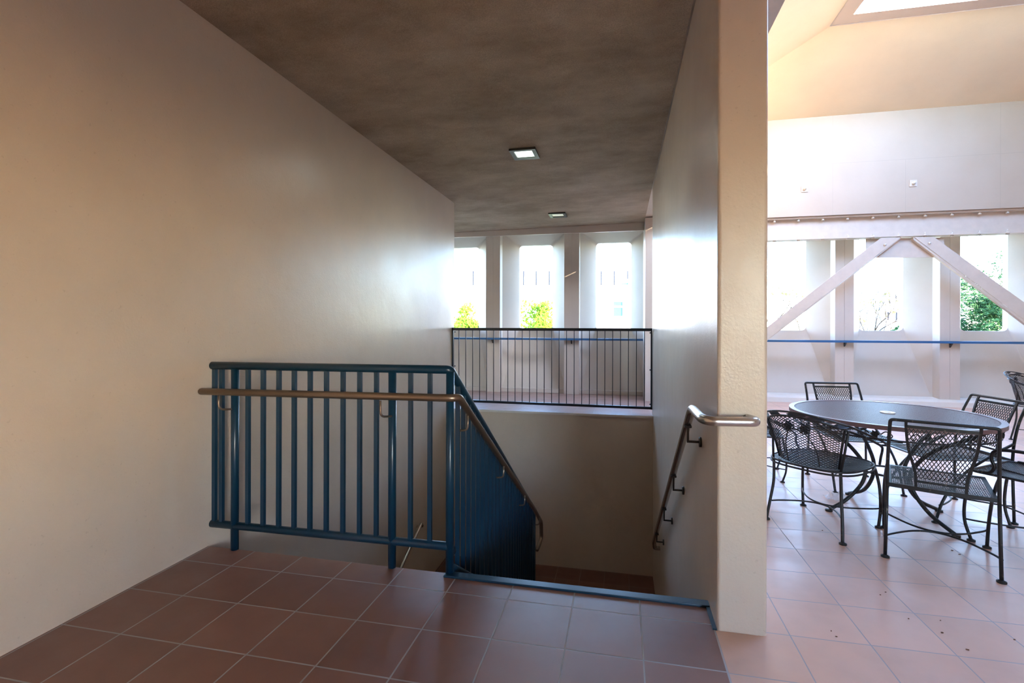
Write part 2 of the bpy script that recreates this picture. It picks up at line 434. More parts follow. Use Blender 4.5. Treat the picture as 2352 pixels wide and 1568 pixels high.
struct('baseboard_terrace', cu, 'curb', label='white painted curb along the terrace wall')
cu = MB(); cu.box(-6.0, 0.387, 9.60, 9.70, 0.0, 0.075)
struct('baseboard_landing', cu, 'facade')

# terrace shell: wall above the beam, hipped ceiling with a skylight, added light-blocking enclosure
def _panel_wall():
    t = NT('tan_panel_wall_paint')
    sep = t.n('ShaderNodeSeparateXYZ'); t.l(t.coord(), sep.inputs[0])
    x, z = sep.outputs[0], sep.outputs[2]
    up = t.math('GREATER_THAN', z, 3.925)
    lines = t.math('LESS_THAN', t.math('ABSOLUTE', t.math('SUBTRACT', z, 3.925)), 0.004)
    for X0, flag in ((at(1913, 330, 1, 9.0).x, 2), (at(2080, 430, 1, 9.0).x, 0), (at(2298, 330, 1, 9.0).x, 2), (at(1913, 330, 1, 9.0).x + 5.0, 2)):
        ln = t.math('LESS_THAN', t.math('ABSOLUTE', t.math('SUBTRACT', x, X0)), 0.004)
        if flag == 1: ln = t.math('MULTIPLY', ln, up)
        if flag == 0: ln = t.math('MULTIPLY', ln, t.math('SUBTRACT', 1.0, up))
        lines = t.math('MAXIMUM', lines, ln)
    c = t.ramp(t.noise(1.5, 5), [(0.3, (0.46, 0.37, 0.275)), (0.7, (0.51, 0.415, 0.315))])
    c = t.mix(t.math('MULTIPLY', lines, 0.22), c, (0.30, 0.25, 0.2))
    t.bump(t.math('SUBTRACT', t.noise(12, 4), t.math('MULTIPLY', lines, 1.0)), 0.15, 0.01)
    return t.set(Base_Color=c, Roughness=0.5)
M['panel_wall'] = _panel_wall()
struct('wall_beam', MB().box(0.66, 9.0, 9.0, 9.25, 3.095, 4.70), 'panel_wall', label='pale panelled wall above the terrace beam')
X0, X1, X2, X3 = 0.89, 2.64, 5.80, 7.55
Y0, Y1, Y2, Y3 = 9.0, 7.25, 3.40, -4.0
ZL, ZU = 4.70, 5.20
def sheet(mb, q, t=0.12):
    q = [Vector(p) for p in q]; n = (q[1] - q[0]).cross(q[2] - q[0]).normalized()
    if n.z < 0: n = -n
    k = len(q); vs = q + [p + n * t for p in q]
    mb.add(vs, [tuple(range(k)), tuple(range(2 * k - 1, k - 1, -1))] + [(i, i + k, (i + 1) % k + k, (i + 1) % k) for i in range(k)])
ce = MB()
sheet(ce, [(X0 - .2, Y0 + .2, ZL - 0.0571), (X3 + 1.8, Y0 + .2, ZL - 0.0571), (X2, Y1, ZU), (X1, Y1, ZU)])
struct('ceiling_terrace_far', ce, 'cream', label='sloping tan ceiling towards the outer wall')
ce = MB(); sheet(ce, [(X0, Y0, ZL), (X1, Y1, ZU), (X1, Y2, ZU), (X0, Y3, ZL)])
struct('ceiling_terrace_left', ce, 'cream', label='sloping cream ceiling left of the skylight')
ce = MB(); sheet(ce, [(X3 + 1.5, Y0, ZL), (X2, Y1, ZU), (X2, Y2, ZU), (X3 + 1.5, Y3, ZL)])
struct('ceiling_terrace_right', ce, 'cream')
ce = MB(); sheet(ce, [(X0, Y3, ZL), (X3 + 1.5, Y3, ZL), (X2, Y2, ZU), (X1, Y2, ZU)])
struct('ceiling_terrace_near', ce, 'cream')
sk = MB(); LW = 0.20
for a, b, c, d in ((X1, X1 + LW, Y2, Y1), (X2 - LW, X2, Y2, Y1), (X1 + LW, X2 - LW, Y1 - LW, Y1), (X1 + LW, X2 - LW, Y2, Y2 + LW)):
    sk.box(a, b, c, d, ZU + 0.012, ZU + 0.05)
sk.box(X2 - LW - 0.42, X2 - LW, Y2 + LW, 4.70, ZU + 0.012, ZU + 0.05)  # unseen board added to cut the sun streak short
struct('window_1', sk, 'facade', label='frame of the bright terrace skylight, with an added unseen sun stop')
struct('wall_bulkhead', MB().box(0.77, 0.89, -4.0, 8.995, 3.421, 4.86), 'wall')
struct('wall_sun_stop_right', MB().box(9.0, 9.2, -4.0, 10.1, 0.0, 4.9), 'wall')  # unseen wall, added to keep low sun off the floor
wb = MB(); OX0, OX1, OZ0, OZ1 = 1.7, 3.1, 0.7, 2.3      # opening behind the camera, added to let in warm fill light
wb.box(-2.62, OX0, -4.2, -4.002, -0.25, 5.3).box(OX1, 9.2, -4.2, -4.002, -0.25, 5.3).box(OX0, OX1, -4.2, -4.002, -0.25, OZ0).box(OX0, OX1, -4.2, -4.002, OZ1, 5.3)
struct('wall_light_stop_back', wb, 'wall')  # unseen wall, added to hold down light from behind

# ------------------------------------------------------------------ blue stair railing
RY = 2.476
rail = wthing('stair_railing', 'dark blue steel railing along the stairwell edge turning down the stairs', 'railing', (-0.87, RY, 0.0))
RX = -0.87; SL = 0.642
def ztop(y): return 1.060 - SL * (y - RY)
MB().tube(fillet([(-2.331, RY, 1.056), (RX, RY, 1.062), (RX, 5.03, ztop(5.03))], 0.02, 3), 0.0225, 14).build('top_rail', 'blue', rail)
MB().tube(fillet([(-2.331, RY, 0.136), (RX, RY, 0.142), (RX, 2.515, 0.10)], 0.02, 3), 0.0215, 14).build('bottom_rail', 'blue', rail)
MB().tube([(RX, 2.50, ztop(2.50) - 1.02), (RX, 5.03, ztop(5.03) - 1.02)], 0.0215, 12).build('sloping_bottom_rail', 'blue', rail)
for x, zt in ((-2.174, 1.04), (-1.195, 1.04), (RX, 1.05)):
    MB().tube([(x, RY, -0.02 if x > -1 else 0.0), (x, RY, zt)], 0.0215, 14).build('post', 'blue', rail)
MB().tube([(RX, 5.03, -1.90), (RX, 5.03, ztop(5.03))], 0.0215, 14).build('post', 'blue', rail)
for x in (-2.312, -2.263, -2.087, -1.987, -1.886, -1.788, -1.688, -1.587, -1.486, -1.386, -1.287, -1.090, -0.981):
    MB().box(x - 0.0105, x + 0.0105, RY - 0.0105, RY + 0.0105, 0.14, 1.05).build('baluster', 'blue', rail)
for k in range(24):
    y = 2.60 + 0.1003 * k
    MB().box(RX - 0.0125, RX + 0.0125, y - 0.006, y + 0.006, ztop(y) - 1.02, ztop(y)).build('baluster', 'blue', rail)
# bronze handrail carried by the railing
hr = wthing('handrail', 'bronze coloured handrail fixed to the front of the blue railing', 'handrail', (-0.81, 2.40, 0.9))
hp = [(-2.329, 2.40, 0.914), (-0.835, 2.40, 0.926), (-0.805, 2.43, 0.926), (-0.825, 4.78, -0.475), (-0.835, 5.30, -0.80), (-0.835, 5.33, -0.99), (-0.85, 5.12, -1.03)]
MB().tube(fillet(hp, 0.05, 6), 0.0195, 14).ball((-2.329, 2.40, 0.914), 0.0195).build('rail', 'bronze', hr)
for bx in (-2.215, -1.225):
    MB().tube(fillet([(bx, 2.40, 0.90), (bx, 2.40, 0.815), (bx + 0.035, 2.458, 0.81)], 0.03, 6), 0.006, 8).build('bracket', 'bronze', hr)
for by in (2.60, 3.45, 4.25, 5.05):
    t_ = (by - 2.43) / (4.78 - 2.43); bz = 0.926 + t_ * (-0.475 - 0.926)
    MB().tube(fillet([(-0.812, by, bz - 0.01), (-0.812, by, bz - 0.10), (-0.862, by, bz - 0.105)], 0.03, 6), 0.006, 8).build('bracket', 'bronze', hr)
# handrail on the right wall
wh = wthing('handrail', 'brushed steel handrail on the right wall wrapping round its end', 'handrail', (0.335, 2.55, 0.9))
wp = [(0.515, 2.2615, 0.903), (0.545, 2.195, 0.903), (0.36, 2.19, 0.900), (0.335, 2.235, 0.90), (0.335, 2.56, 0.893), (0.335, 5.36, -0.93), (0.345, 5.44, -1.03), (0.399, 5.44, -1.03)]
MB().tube(fillet(wp, 0.05, 7), 0.0205, 16).build('rail', 'stainless', wh)
for by, bz in ((2.70, 0.70), (3.41, 0.225), (4.134, -0.247), (4.945, -0.758)):
    zr = 0.893 - 0.652 * (by - 2.56)
    mb = MB().tube([(0.335, by, zr - 0.012), (0.335, by, bz)], 0.006, 8); mb.tube([(0.330, by, bz), (0.399, by, bz)], 0.0065, 8)
    mb.disc((0.389, by, bz), 0.026, 0.011, 0, 14); mb.box(0.318, 0.352, by - 0.014, by + 0.014, zr - 0.03, zr - 0.018)
    mb.build('bracket', 'dark_steel', wh)
# lower handrail on the left wall
lx = -2.29
p_a = at(966, 1203, 0, lx); p_b = at(920, 1303, 0, lx)
d_ = (p_b - p_a).normalized()
lh = wthing('handrail', 'thin steel handrail low on the left wall deep in the stairwell', 'handrail', tuple(p_a))
MB().tube(fillet([(XL + 0.002, p_a.y + 0.06, p_a.z - 0.06), tuple(p_a + Vector((0, 0.06, -0.05))), tuple(p_a + Vector((0, 0.02, 0.0))), tuple(p_a + d_ * 1.9)], 0.03, 5), 0.0195, 12).build('rail', 'stainless', lh)
bq = p_a + d_ * 0.22
MB().tube(fillet([tuple(bq), (bq.x, bq.y, bq.z - 0.07), (XL + 0.003, bq.y, bq.z - 0.07)], 0.02, 4), 0.006, 8).build('bracket', 'dark_steel', lh)
# guard rail across the far landing
gy = 6.78
gr = wthing('guardrail', 'black guard rail with thin bars across the far landing', 'railing', (-0.98, gy, 0.11))
def flatbar(z0, z1, d=0.012): return MB().box(XL + 0.004, XR - 0.004, gy - d / 2, gy + d / 2, z0, z1)
flatbar(1.226, 1.264, 0.04).build('top_rail', 'navy', gr)
g = MB(); g.add([(x, y, z) for x, zz in ((XL + 0.004, 0.232), (XR - 0.004, 0.222)) for y in (gy - 0.02, gy + 0.02) for z in (zz - 0.016, zz + 0.016)],
      [(0, 1, 3, 2), (4, 6, 7, 5), (0, 4, 5, 1), (2, 3, 7, 6), (0, 2, 6, 4), (1, 5, 7, 3)])
g.build('bottom_rail', 'navy', gr)
for x in (XL + 0.014, XR - 0.014):
    MB().box(x - 0.010, x + 0.010, gy - 0.02, gy + 0.02, 0.205, 1.262).build('end_post', 'navy', gr)
    for z in (1.205, 0.72, 0.27):
        sx = 1 if x > -1 else -1
        MB().disc((x - sx * 0.024, gy, z), 0.009, 0.014, 0, 8).build('bolt', 'navy', gr)
for k in range(26):
    x = -2.253 + (0.296 + 2.253) * k / 25
    MB().tube([(x, gy, 0.222), (x, gy, 1.23)], 0.0055, 6).build('baluster', 'navy', gr)

# ------------------------------------------------------------------ recessed square lamps
def downlight(x, y, label, lit):
    z = zc(x); t = wthing('recessed_light', label, 'ceiling light', (x, y, z))
    a, b = 0.135, 0.15
    fr = MB()
    w = 0.042
    for q in ((x - a, x - a + w, y - b, y + b), (x + a - w, x + a, y - b, y + b), (x - a + w, x + a - w, y - b, y - b + w), (x - a + w, x + a - w, y + b - w, y + b)):
        fr.box(*q, z - 0.022, z + 0.003)
    fr.build('frame', 'frame_dark', t)
    MB().box(x - a + w, x + a - w, y - b + w, y + b - w, z - 0.006, z + 0.002).build('lens', 'lens' if lit else 'lens_dim', t)
    return t
downlight(-0.982, 5.085, 'square recessed ceiling light, brightly lit, above the stairs', True)
downlight(-1.0, 8.0, 'square recessed ceiling light, dim, over the far landing', False)
ld = bpy.data.lights.new('lamp_glow', 'AREA'); ld.shape = 'SQUARE'; ld.size = 0.2; ld.energy = 1.5; ld.color = (0.9, 1.0, 0.95)
lo = bpy.data.objects.new('lamp_glow', ld); COL.objects.link(lo); lo.location = (-0.982, 5.085, zc(-0.98) - 0.03)

# ------------------------------------------------------------------ steel beam, braces, plates, bar rails
by0 = 9.14
bm = wthing('steel_beam', 'long pale riveted steel beam across the terrace openings', 'beam', (2.5, by0, 2.68))
mb = MB(); mb.box(0.662, 8.998, by0 - 0.004, by0 + 0.008, 2.738, 3.068); mb.build('web', 'steel_tan', bm)
mb = MB(); mb.box(0.662, 8.998, by0 - 0.10, by0 + 0.098, 2.722, 2.738); mb.build('bottom_flange', 'steel_tan', bm)
mb = MB(); mb.box(0.662, 8.998, by0 - 0.10, by0 + 0.098, 3.068, 3.092); mb.build('top_flange', 'steel_tan', bm)
bx_ = at(1760 + 64 / 3.409, 460 + 187 / 3.409, 1, by0 - 0.06).x
for k in range(-2, 12):
    x = bx_ + 0.3637 * k
    if x < 0.8: continue
    MB().disc((x, by0 - 0.055, 3.069), 0.013, -0.022, 2, 8).disc((x, by0 - 0.055, 3.048), 0.022, -0.018, 2, 6).build('bolt', 'white_bolt', bm)
    MB().disc((x, by0 - 0.055, 2.738), 0.024, 0.016, 2, 6, 0.02).disc((x, by0 - 0.055, 2.753), 0.010, 0.035, 2, 8, 0.006).disc((x, by0 - 0.055, 2.722), 0.022, -0.018, 2, 6).build('bolt', 'white_bolt', bm)
yb = by0 - 0.03
gp = wthing('gusset_plate', 'trapezoid steel plate hanging under the middle of the beam', 'gusset plate', (4.2, by0, 2.4))
def pq(px, py, Y): p = at(px, py, 1, Y); return (p.x, p.z)
a_ = at(2035, 585, 1, by0)
MB().prism([pq(1988, 548, by0), pq(2168, 546, by0), pq(2168, 592, by0), pq(2142, 591, by0), pq(2010, 592, by0), pq(1988, 580, by0)], 1, by0 - 0.012, by0 + 0.004).build('plate', 'steel_tan', gp, 0.002)
def brace(name, label, pts, inner):
    t = wthing(name, label, 'brace', tuple(at(*pts[0], 1, yb)))
    o = [pq(x, y, yb) for x, y in pts]
    MB().prism(o, 1, yb - 0.055, yb - 0.047).build('face_plate', 'steel_tan', t, 0.002)
    n = len(o)
    fl_ = [pq(x, y, yb) for x, y in inner]
    MB().prism(fl_, 1, yb - 0.0465, yb + 0.017).build('lower_flange', 'steel_tan', t)
    return t
# left: outline in the photograph, clockwise, continued behind the wall end
sL = (1767 - 2038) / (770 - 546)
brL = brace('diagonal_brace', 'diagonal steel brace sloping down left from the beam', [(2020, 547), (2066, 546), (1985, 606), (1700, 826), (1700, 798)], [(2066, 546), (2066, 548), (1700, 828), (1700, 824)])
brR = brace('diagonal_brace', 'diagonal steel brace sloping down right from the beam', [(2094, 545), (2140, 545), (2420, 748), (2420, 790)], [(2094, 545), (2420, 790), (2420, 797), (2094, 551)])
for t, pts in ((brL, ((2032, 562), (2040, 553))), (brR, ((2134, 558), (2110, 561)))):
    for x, y in pts[:1]:
        p = at(x, y, 1, yb - 0.055); MB().disc((p.x, yb - 0.055, p.z), 0.016, -0.025, 1, 8).build('bolt', 'white_bolt', t)
for px, py, lab in ((1848, 434, 'square anchor plate on the panelled wall, nearer the wall end'), (2097, 421, 'square anchor plate on the panelled wall, right of the first')):
    p = at(px, py, 1, 9.0); t = wthing('anchor_plate', lab, 'anchor plate', tuple(p))
    MB().box(p.x - 0.052, p.x + 0.052, 8.988, 8.9995, p.z - 0.052, p.z + 0.052).build('plate', 'steel_tan', t, 0.002)
    MB().disc((p.x, 8.989, p.z), 0.024, -0.035, 1, 8).ball((p.x, 8.953, p.z), 0.018).build('bolt', 'white_bolt', t)
def bar_rail(x0, x1, label, loc):
    t = wthing('bar_rail', label, 'rail', loc)
    MB().box(x0, x1, YP - 0.10, YP - 0.085, 1.025, 1.062).box(x0, x1, YP - 0.085, YP - 0.006, 1.045, 1.062).build('ledge', 'bar_blue', t)
    for i in range(-2, 8):
        x = PX0 + PITCH * i + PW / 2
        if x0 + 0.05 < x < x1 - 0.05:
            MB().prism([(YP - 0.085, 1.044), (YP - 0.001, 1.044), (YP - 0.001, 0.955)], 0, x - 0.012, x + 0.012).build('bracket', 'dark_steel', t)
bar_rail(0.67, 8.99, 'long blue ledge rail along the terrace outer wall', (2.0, YP, 1.0))
bar_rail(-5.9, 0.385, 'blue ledge rail on the outer wall behind the guard rail', (-1.0, YP, 1.0))

# ------------------------------------------------------------------ wrought iron table
TC = (1.785, 3.90)
tb = thing('patio_table', 'round wrought iron mesh table with umbrella hole', 'table', (*TC, 0))
TR, TZ = 0.592, 0.70
lattice(lambda u, v: (u, v, TZ), lambda u, v: u * u + v * v < (TR - 0.03) ** 2, -TR, TR, -TR, TR, 0.022, 0.0115, 0.0034).build('mesh_top', 'iron_purple', tb)
def ring(r0, r1, z0, z1, n=72):
    mb = MB(); vs = []
    for k in range(n):
        a = 2 * pi * k / n
        for r, z in ((r0, z0), (r1, z0), (r1, z1), (r0, z1)): vs.append((r * cos(a), r * sin(a), z))
    fs = []
    for k in range(n):
        j = (k + 1) % n
        for q in range(4): fs.append((k * 4 + q, j * 4 + q, j * 4 + (q + 1) % 4, k * 4 + (q + 1) % 4))
    return mb.add(vs, fs, False)
ring(TR - 0.034, TR, TZ - 0.022, TZ + 0.004).build('rim', 'iron_purple', tb)
MB().tube([(cos(a) * (TR - 0.03), sin(a) * (TR - 0.03), TZ - 0.085) for a in [2 * pi * k / 60 for k in range(60)]], 0.006, 6, True).build('apron_ring', 'iron', tb)
ring(0.021, 0.043, TZ + 0.001, TZ + 0.007, 24).build('umbrella_ring', 'ring_white', tb, label='white ring around the umbrella hole')
def rosette(mb, c, nrm, r):
    c = Vector(c); nrm = Vector(nrm).normalized(); sx = Vector((0, 0, 1)).cross(nrm).normalized(); sy = nrm.cross(sx)
    for (rr, n, lift) in ((r, 6, 0.0), (r * 0.62, 5, 0.006)):
        for k in range(n):
            a = 2 * pi * k / n + lift * 60
            d = sx * cos(a) + sy * sin(a); e = sx * -sin(a) + sy * cos(a)
            o = c + nrm * lift
            mb.add([o, o + d * rr * .5 + e * rr * .35 + nrm * .004, o + d * rr + nrm * .002, o + d * rr * .5 - e * rr * .35 + nrm * .004], [(0, 1, 2, 3)], True)
    mb.ball(tuple(c + nrm * 0.009), r * 0.3, 6, 4)
for k in range(14):
    a = 2 * pi * (k + 0.3) / 14; mb = MB(); rr = TR - 0.028
    c = Vector((cos(a) * rr, sin(a) * rr, TZ - 0.055)); n_ = (cos(a), sin(a), 0)
    rosette(mb, c, n_, 0.026)
    sx = Vector((-sin(a), cos(a), 0))
    for sg in (-1, 1):
        q = [c + sx * (sg * 0.028), c + sx * (sg * 0.055) + Vector((0, 0, 0.02)), c + sx * (sg * 0.085) + Vector((0, 0, 0.0)), c + sx * (sg * 0.07) + Vector((0, 0, -0.02)), c + sx * (sg * 0.058) + Vector((0, 0, -0.005))]
        mb.tube(spline(q, 4), 0.0035, 5)
    mb.build('rosette', 'iron', tb)
for deg, rf in ((180, 0.36), (-53, 0.385), (22, 0.42), (100, 0.42)):
    a = radians(deg); ca, sa = cos(a), sin(a)
    prof = [(TR - 0.045, TZ - 0.02), (0.43, 0.60), (0.27, 0.50), (0.165, 0.38), (0.135, 0.30), (0.16, 0.20), (0.25, 0.09), (rf - 0.005, 0.012)]
    pts = spline([(r * ca, r * sa, z) for r, z in prof], 5)
    MB().tube(pts, 0.0125, 8).disc((rf * ca, rf * sa, 0.0), 0.023, 0.012, 2, 14).build('leg', 'iron_grey', tb)
MB().tube([(cos(a) * 0.142, sin(a) * 0.142, 0.30) for a in [2 * pi * k / 32 for k in range(32)]], 0.007, 6, True).build('waist_ring', 'iron_grey', tb)

# ------------------------------------------------------------------ chairs
def foot(mb, x, y, r=0.021): mb.disc((x, y, 0.0), r, 0.008, 2, 14).disc((x, y, 0.008), r * 0.8, 0.006, 2, 14, 0.010)
def bow(x1, y1, x2, y2, z, yc):
    return spline([(x1, y1, z), (x1 * 0.86, y1 * 0.72 + yc * 0.2, z), (x1 * 0.45, y1 * 0.2 + yc * 0.8, z), (0, yc, z), (x2 * 0.45, y2 * 0.2 + yc * 0.8, z), (x2 * 0.86, y2 * 0.72 + yc * 0.2, z), (x2, y2, z)], 6)
G_CH = 'wrought iron chairs around the patio table'
def square_chair(name, label, loc, rot, mat):
    t = thing(name, label, 'chair', loc, rot, G_CH)
    rr = 0.0088; SZ = 0.41
    up = [(-0.228, -0.245, 0.40), (-0.226, -0.257, 0.52), (-0.221, -0.292, 0.66), (-0.215, -0.352, 0.79)]
    L = spline(up, 4); hoop = L + [Vector((-p.x, p.y, p.z)) for p in reversed(L)]
    k = len(L); mid = L[:k - 1] + fillet([L[k - 2], L[k - 1], hoop[k], hoop[k + 1]], 0.04, 6)[1:-1] + hoop[k + 1:]
    MB().tube(mid, rr, 9).build('back_frame', mat, t)
    for sx in (-1, 1):
        mb = MB().tube([(sx * 0.236, -0.25, 0.006), (sx * 0.232, -0.247, 0.2), (sx * 0.228, -0.245, 0.40)], rr, 9); foot(mb, sx * 0.236, -0.25); mb.build('leg', mat, t)
        mb = MB().tube(spline([(sx * 0.242, 0.25, 0.006), (sx * 0.243, 0.19, 0.17), (sx * 0.24, 0.06, 0.33), (sx * 0.232, -0.13, 0.455), (sx * 0.227, -0.25, 0.52)], 5), rr, 9); foot(mb, sx * 0.242, 0.25); mb.build('leg', mat, t)
    def ys(v): return -0.235 + v
    def S(u, v): return (u, ys(v), SZ - 0.018 * sin(pi * min(1, max(0, v / 0.49))) * cos(u / 0.23 * pi / 2) )
    lattice(S, lambda u, v: abs(u) < 0.212 and 0.012 < v < 0.48, -0.23, 0.23, 0.0, 0.5, 0.019, 0.019 * 1.35, 0.0032).build('seat_mesh', mat, t)
    fr = MB()
    fr.tube([(-0.226, -0.245, SZ), (-0.11, -0.252, SZ), (0, -0.256, SZ), (0.11, -0.252, SZ), (0.226, -0.245, SZ)], 0, 4, flat=(0.010, 0.022))
    for sx in (-1, 1): fr.tube([(sx * 0.218, -0.245, SZ), (sx * 0.220, 0.0, SZ - 0.002), (sx * 0.222, 0.25, SZ)], 0, 4, flat=(0.022, 0.006))
    fr.tube([(-0.228, 0.25, SZ - 0.004), (0, 0.258, SZ - 0.004), (0.228, 0.25, SZ - 0.004)], 0, 4, flat=(0.022, 0.008))
    fr.build('seat_frame', mat, t)
    prof = [(0.148, 0.788), (0.148, 0.760), (0.145, 0.715), (0.141, 0.67), (0.132, 0.61), (0.117, 0.55), (0.105, 0.49), (0.102, 0.41)]
    def xw(z):
        for (a, za), (b, zb_) in zip(prof, prof[1:]):
            if zb_ <= z <= za: return b + (a - b) * (z - zb_) / (za - zb_)
        return 0.1
    def yb_(z, u=0.0):
        k = min(1.0, max(0.0, (z - 0.41) / 0.38))
        return -0.250 - 0.102 * k ** 1.7 - 0.012 * (1 - (u / 0.15) ** 2) * sin(pi * k)
    for sx in (-1, 1): MB().tube(spline([(sx * x, yb_(z, x), z) for x, z in prof], 3), 0, 4, flat=(0.013, 0.010)).build('back_bar', mat, t)
    MB().tube([(u, yb_(0.758, u), 0.758) for u in [-0.149 + 0.298 * k / 10 for k in range(11)]], 0, 4, flat=(0.008, 0.016)).build('back_bar', mat, t)
    MB().tube([(u, yb_(0.452, u), 0.452) for u in [-0.104 + 0.208 * k / 10 for k in range(11)]], 0, 4, flat=(0.008, 0.012)).build('back_bar', mat, t)
    lattice(lambda u, v: (u, yb_(v, u), v), lambda u, v: 0.452 < v < 0.758 and abs(u) < xw(v) - 0.001, -0.16, 0.16, 0.452, 0.77, 0.0175, 0.031, 0.0036).build('backrest_mesh', mat, t)
    MB().tube(bow(-0.239, -0.25, 0.239, -0.25, 0.115, -0.01), 0.0055, 7).build('stretcher', mat, t)
    MB().tube(bow(-0.242, 0.225, 0.242, 0.225, 0.115, 0.002), 0.0055, 7).build('stretcher', mat, t)
    return t
def barrel_chair(name, label, loc, rot, mat):
    t = thing(name, label, 'chair', loc, rot, G_CH)
    rr = 0.009; SZ = 0.415
    def shape(a, grow=0.0):          # seat outline, rounded square; a measured from the front, clockwise
        n = 3.0; r = (0.262 + grow) / ((abs(cos(a)) ** n + abs(sin(a)) ** n) ** (1 / n))
        return (r * sin(a), r * cos(a))
    for k, zz in ((0.0, SZ), (-0.012, SZ - 0.016)):
        pass
    ro = MB()
    ro.tube([(*shape(2 * pi * k / 48), SZ) for k in range(48)], 0.006, 7, True); ro.tube([(*shape(2 * pi * k / 48, 0.004), SZ - 0.018) for k in range(48)], 0.006, 7, True)
    ro.build('seat_frame', mat, t)
    def S(u, v):
        r = hypot(u, v); return (u, v, SZ - 0.022 * max(0.0, 1 - (r / 0.27) ** 2))
    def ins(u, v): return (abs(u) ** 3 + abs(v) ** 3) ** (1 / 3) < 0.255
    lattice(S, ins, -0.27, 0.27, -0.27, 0.27, 0.026, 0.016, 0.0038).build('seat_mesh', mat, t)
    # barrel back: arc round the rear, leaning outwards
    A0 = radians(50)
    def rimz(a): return 0.590 + 0.142 * cos(a * 1.05)
    def B(a, k):                      # a in -A0..A0 round the rear, k 0 at the seat, 1 at the rim
        r = 0.255 + 0.075 * k ** 1.2; z = SZ + 0.01 + (rimz(a) - SZ - 0.01) * k
        return (r * sin(a) * 0.93, -r * cos(a) * 1.02 - 0.0, z)
    R0 = 0.29
    lattice(lambda u, v: B(u / R0, v / 0.30), lambda u, v: abs(u / R0) <= A0 and 0.0 <= v <= 0.30, -A0 * R0, A0 * R0, 0.0, 0.30, 0.030, 0.0165, 0.0042).build('backrest_mesh', mat, t)
    aa = [-A0 + 2 * A0 * k / 30 for k in range(31)]
    MB().tube([B(-A0, 0), B(-A0, 0.5)] + [B(a, 1.0) for a in aa] + [B(A0, 0.5), B(A0, 0)], 0.0075, 8).build('back_frame', mat, t)
    # outer scroll rim running on into the arms
    def O(a, up=0.0): 
        p = Vector(B(a, 1.0)); return p + Vector((sin(a) * 0.030, -cos(a) * 0.030, 0.030 + up))
    for sx in (-1, 1):
        pass
    arm_l = [(-0.300, -0.08, 0.645), (-0.306, 0.06, 0.600), (-0.298, 0.18, 0.556), (-0.280, 0.250, 0.535), (-0.255, 0.262, 0.530), (-0.245, 0.240, 0.530)]
    arm_r = [(-x, y, z) for x, y, z in arm_l]
    rim = list(reversed([Vector(p) for p in arm_l])) + [O(a) for a in [-radians(54) + radians(108) * k / 10 for k in range(11)]] + [Vector(p) for p in arm_r]
    MB().tube(spline(rim, 4), 0.0065, 8).build('scroll_rim', mat, t)
    for sx in (-1, 1):
        inner = [B(sx * A0, 1.0), (sx * 0.276, -0.08, 0.628), (sx * 0.284, 0.06, 0.578), (sx * 0.278, 0.165, 0.538), (sx * 0.268, 0.200, 0.505), (sx * 0.264, 0.190, 0.465), (sx * 0.252, 0.205, SZ)]
        MB().tube(spline(inner, 5), 0.0075, 8).build('arm', mat, t)
    for a in (-0.78, -0.42, 0.05, 0.40, 0.80):     # leaves riding between the two rims
        c = (Vector(B(a, 1.0)) + O(a)) / 2; tg = Vector((cos(a), sin(a), 0)); nn = Vector((sin(a), -cos(a), 0.9)).normalized()
        mb = MB(); s_ = tg.cross(nn).normalized()
        q = [c - tg * 0.055, c - tg * 0.02 + s_ * 0.017 + nn * 0.004, c + tg * 0.02 + s_ * 0.014 + nn * 0.004, c + tg * 0.06, c + tg * 0.02 - s_ * 0.014 + nn * 0.004, c - tg * 0.02 - s_ * 0.017 + nn * 0.004]
        q2 = [p - nn * 0.006 for p in q]
        mb.add(q + q2, [(0, 1, 2, 3, 4, 5), (11, 10, 9, 8, 7, 6)] + [(i, (i + 1) % 6, (i + 1) % 6 + 6, i + 6) for i in range(6)])
        mb.build('leaf', mat, t)
    mb = MB()
    for a, k in ((-0.18, 0.80), (0.16, 0.78)):
        p = Vector(B(a, k)); rosette(mb, p + Vector((0, 0.006, 0)), Vector((-sin(a), cos(a), 0.1)), 0.036)
        mb.tube([p + Vector((cos(x) * 0.036, 0.004, sin(x) * 0.036)) for x in [2 * pi * k_ / 18 for k_ in range(18)]], 0.003, 5, True)
    mb.tube(spline([B(-0.18, 0.72), B(-0.32, 0.45), B(-0.36, 0.2), B(-0.36, 0.02)], 5), 0.004, 6); mb.tube(spline([B(0.16, 0.70), B(0.34, 0.45), B(0.42, 0.2), B(0.44, 0.02)], 5), 0.004, 6)
    mb.build('back_ornament', mat, t)
    for sx in (-1, 1):
        q = spline([(sx * 0.233, -0.236, 0.006), (sx * 0.222, -0.215, 0.12), (sx * 0.208, -0.196, 0.25), (sx * 0.205, -0.196, 0.36), (sx * 0.205, -0.200, SZ)], 5)
        mb = MB().tube(q, 0.0092, 9); foot(mb, sx * 0.233, -0.233); mb.build('leg', mat, t)
        MB().tube([(sx * 0.207, -0.200, SZ), Vector(B(sx * 0.90, 0.5)) + Vector((sx * 0.012, 0.002, 0)), Vector(B(sx * 0.90, 1.0)) + Vector((sx * 0.010, 0.002, 0))], 0.0075, 8).build('back_post', mat, t)
        q = spline([(sx * 0.235, 0.235, 0.006), (sx * 0.243, 0.242, 0.12), (sx * 0.240, 0.238, 0.25), (sx * 0.225, 0.222, 0.36), (sx * 0.212, 0.205, SZ)], 5)
        mb = MB().tube(q, 0.0092, 9); foot(mb, sx * 0.235, 0.235); mb.build('leg', mat, t)
    MB().tube(bow(-0.215, -0.205, 0.215, -0.205, 0.125, 0.0), 0.0052, 7).build('stretcher', mat, t)
    MB().tube(bow(-0.243, 0.242, 0.243, 0.242, 0.125, 0.012), 0.0052, 7).build('stretcher', mat, t)
    return t
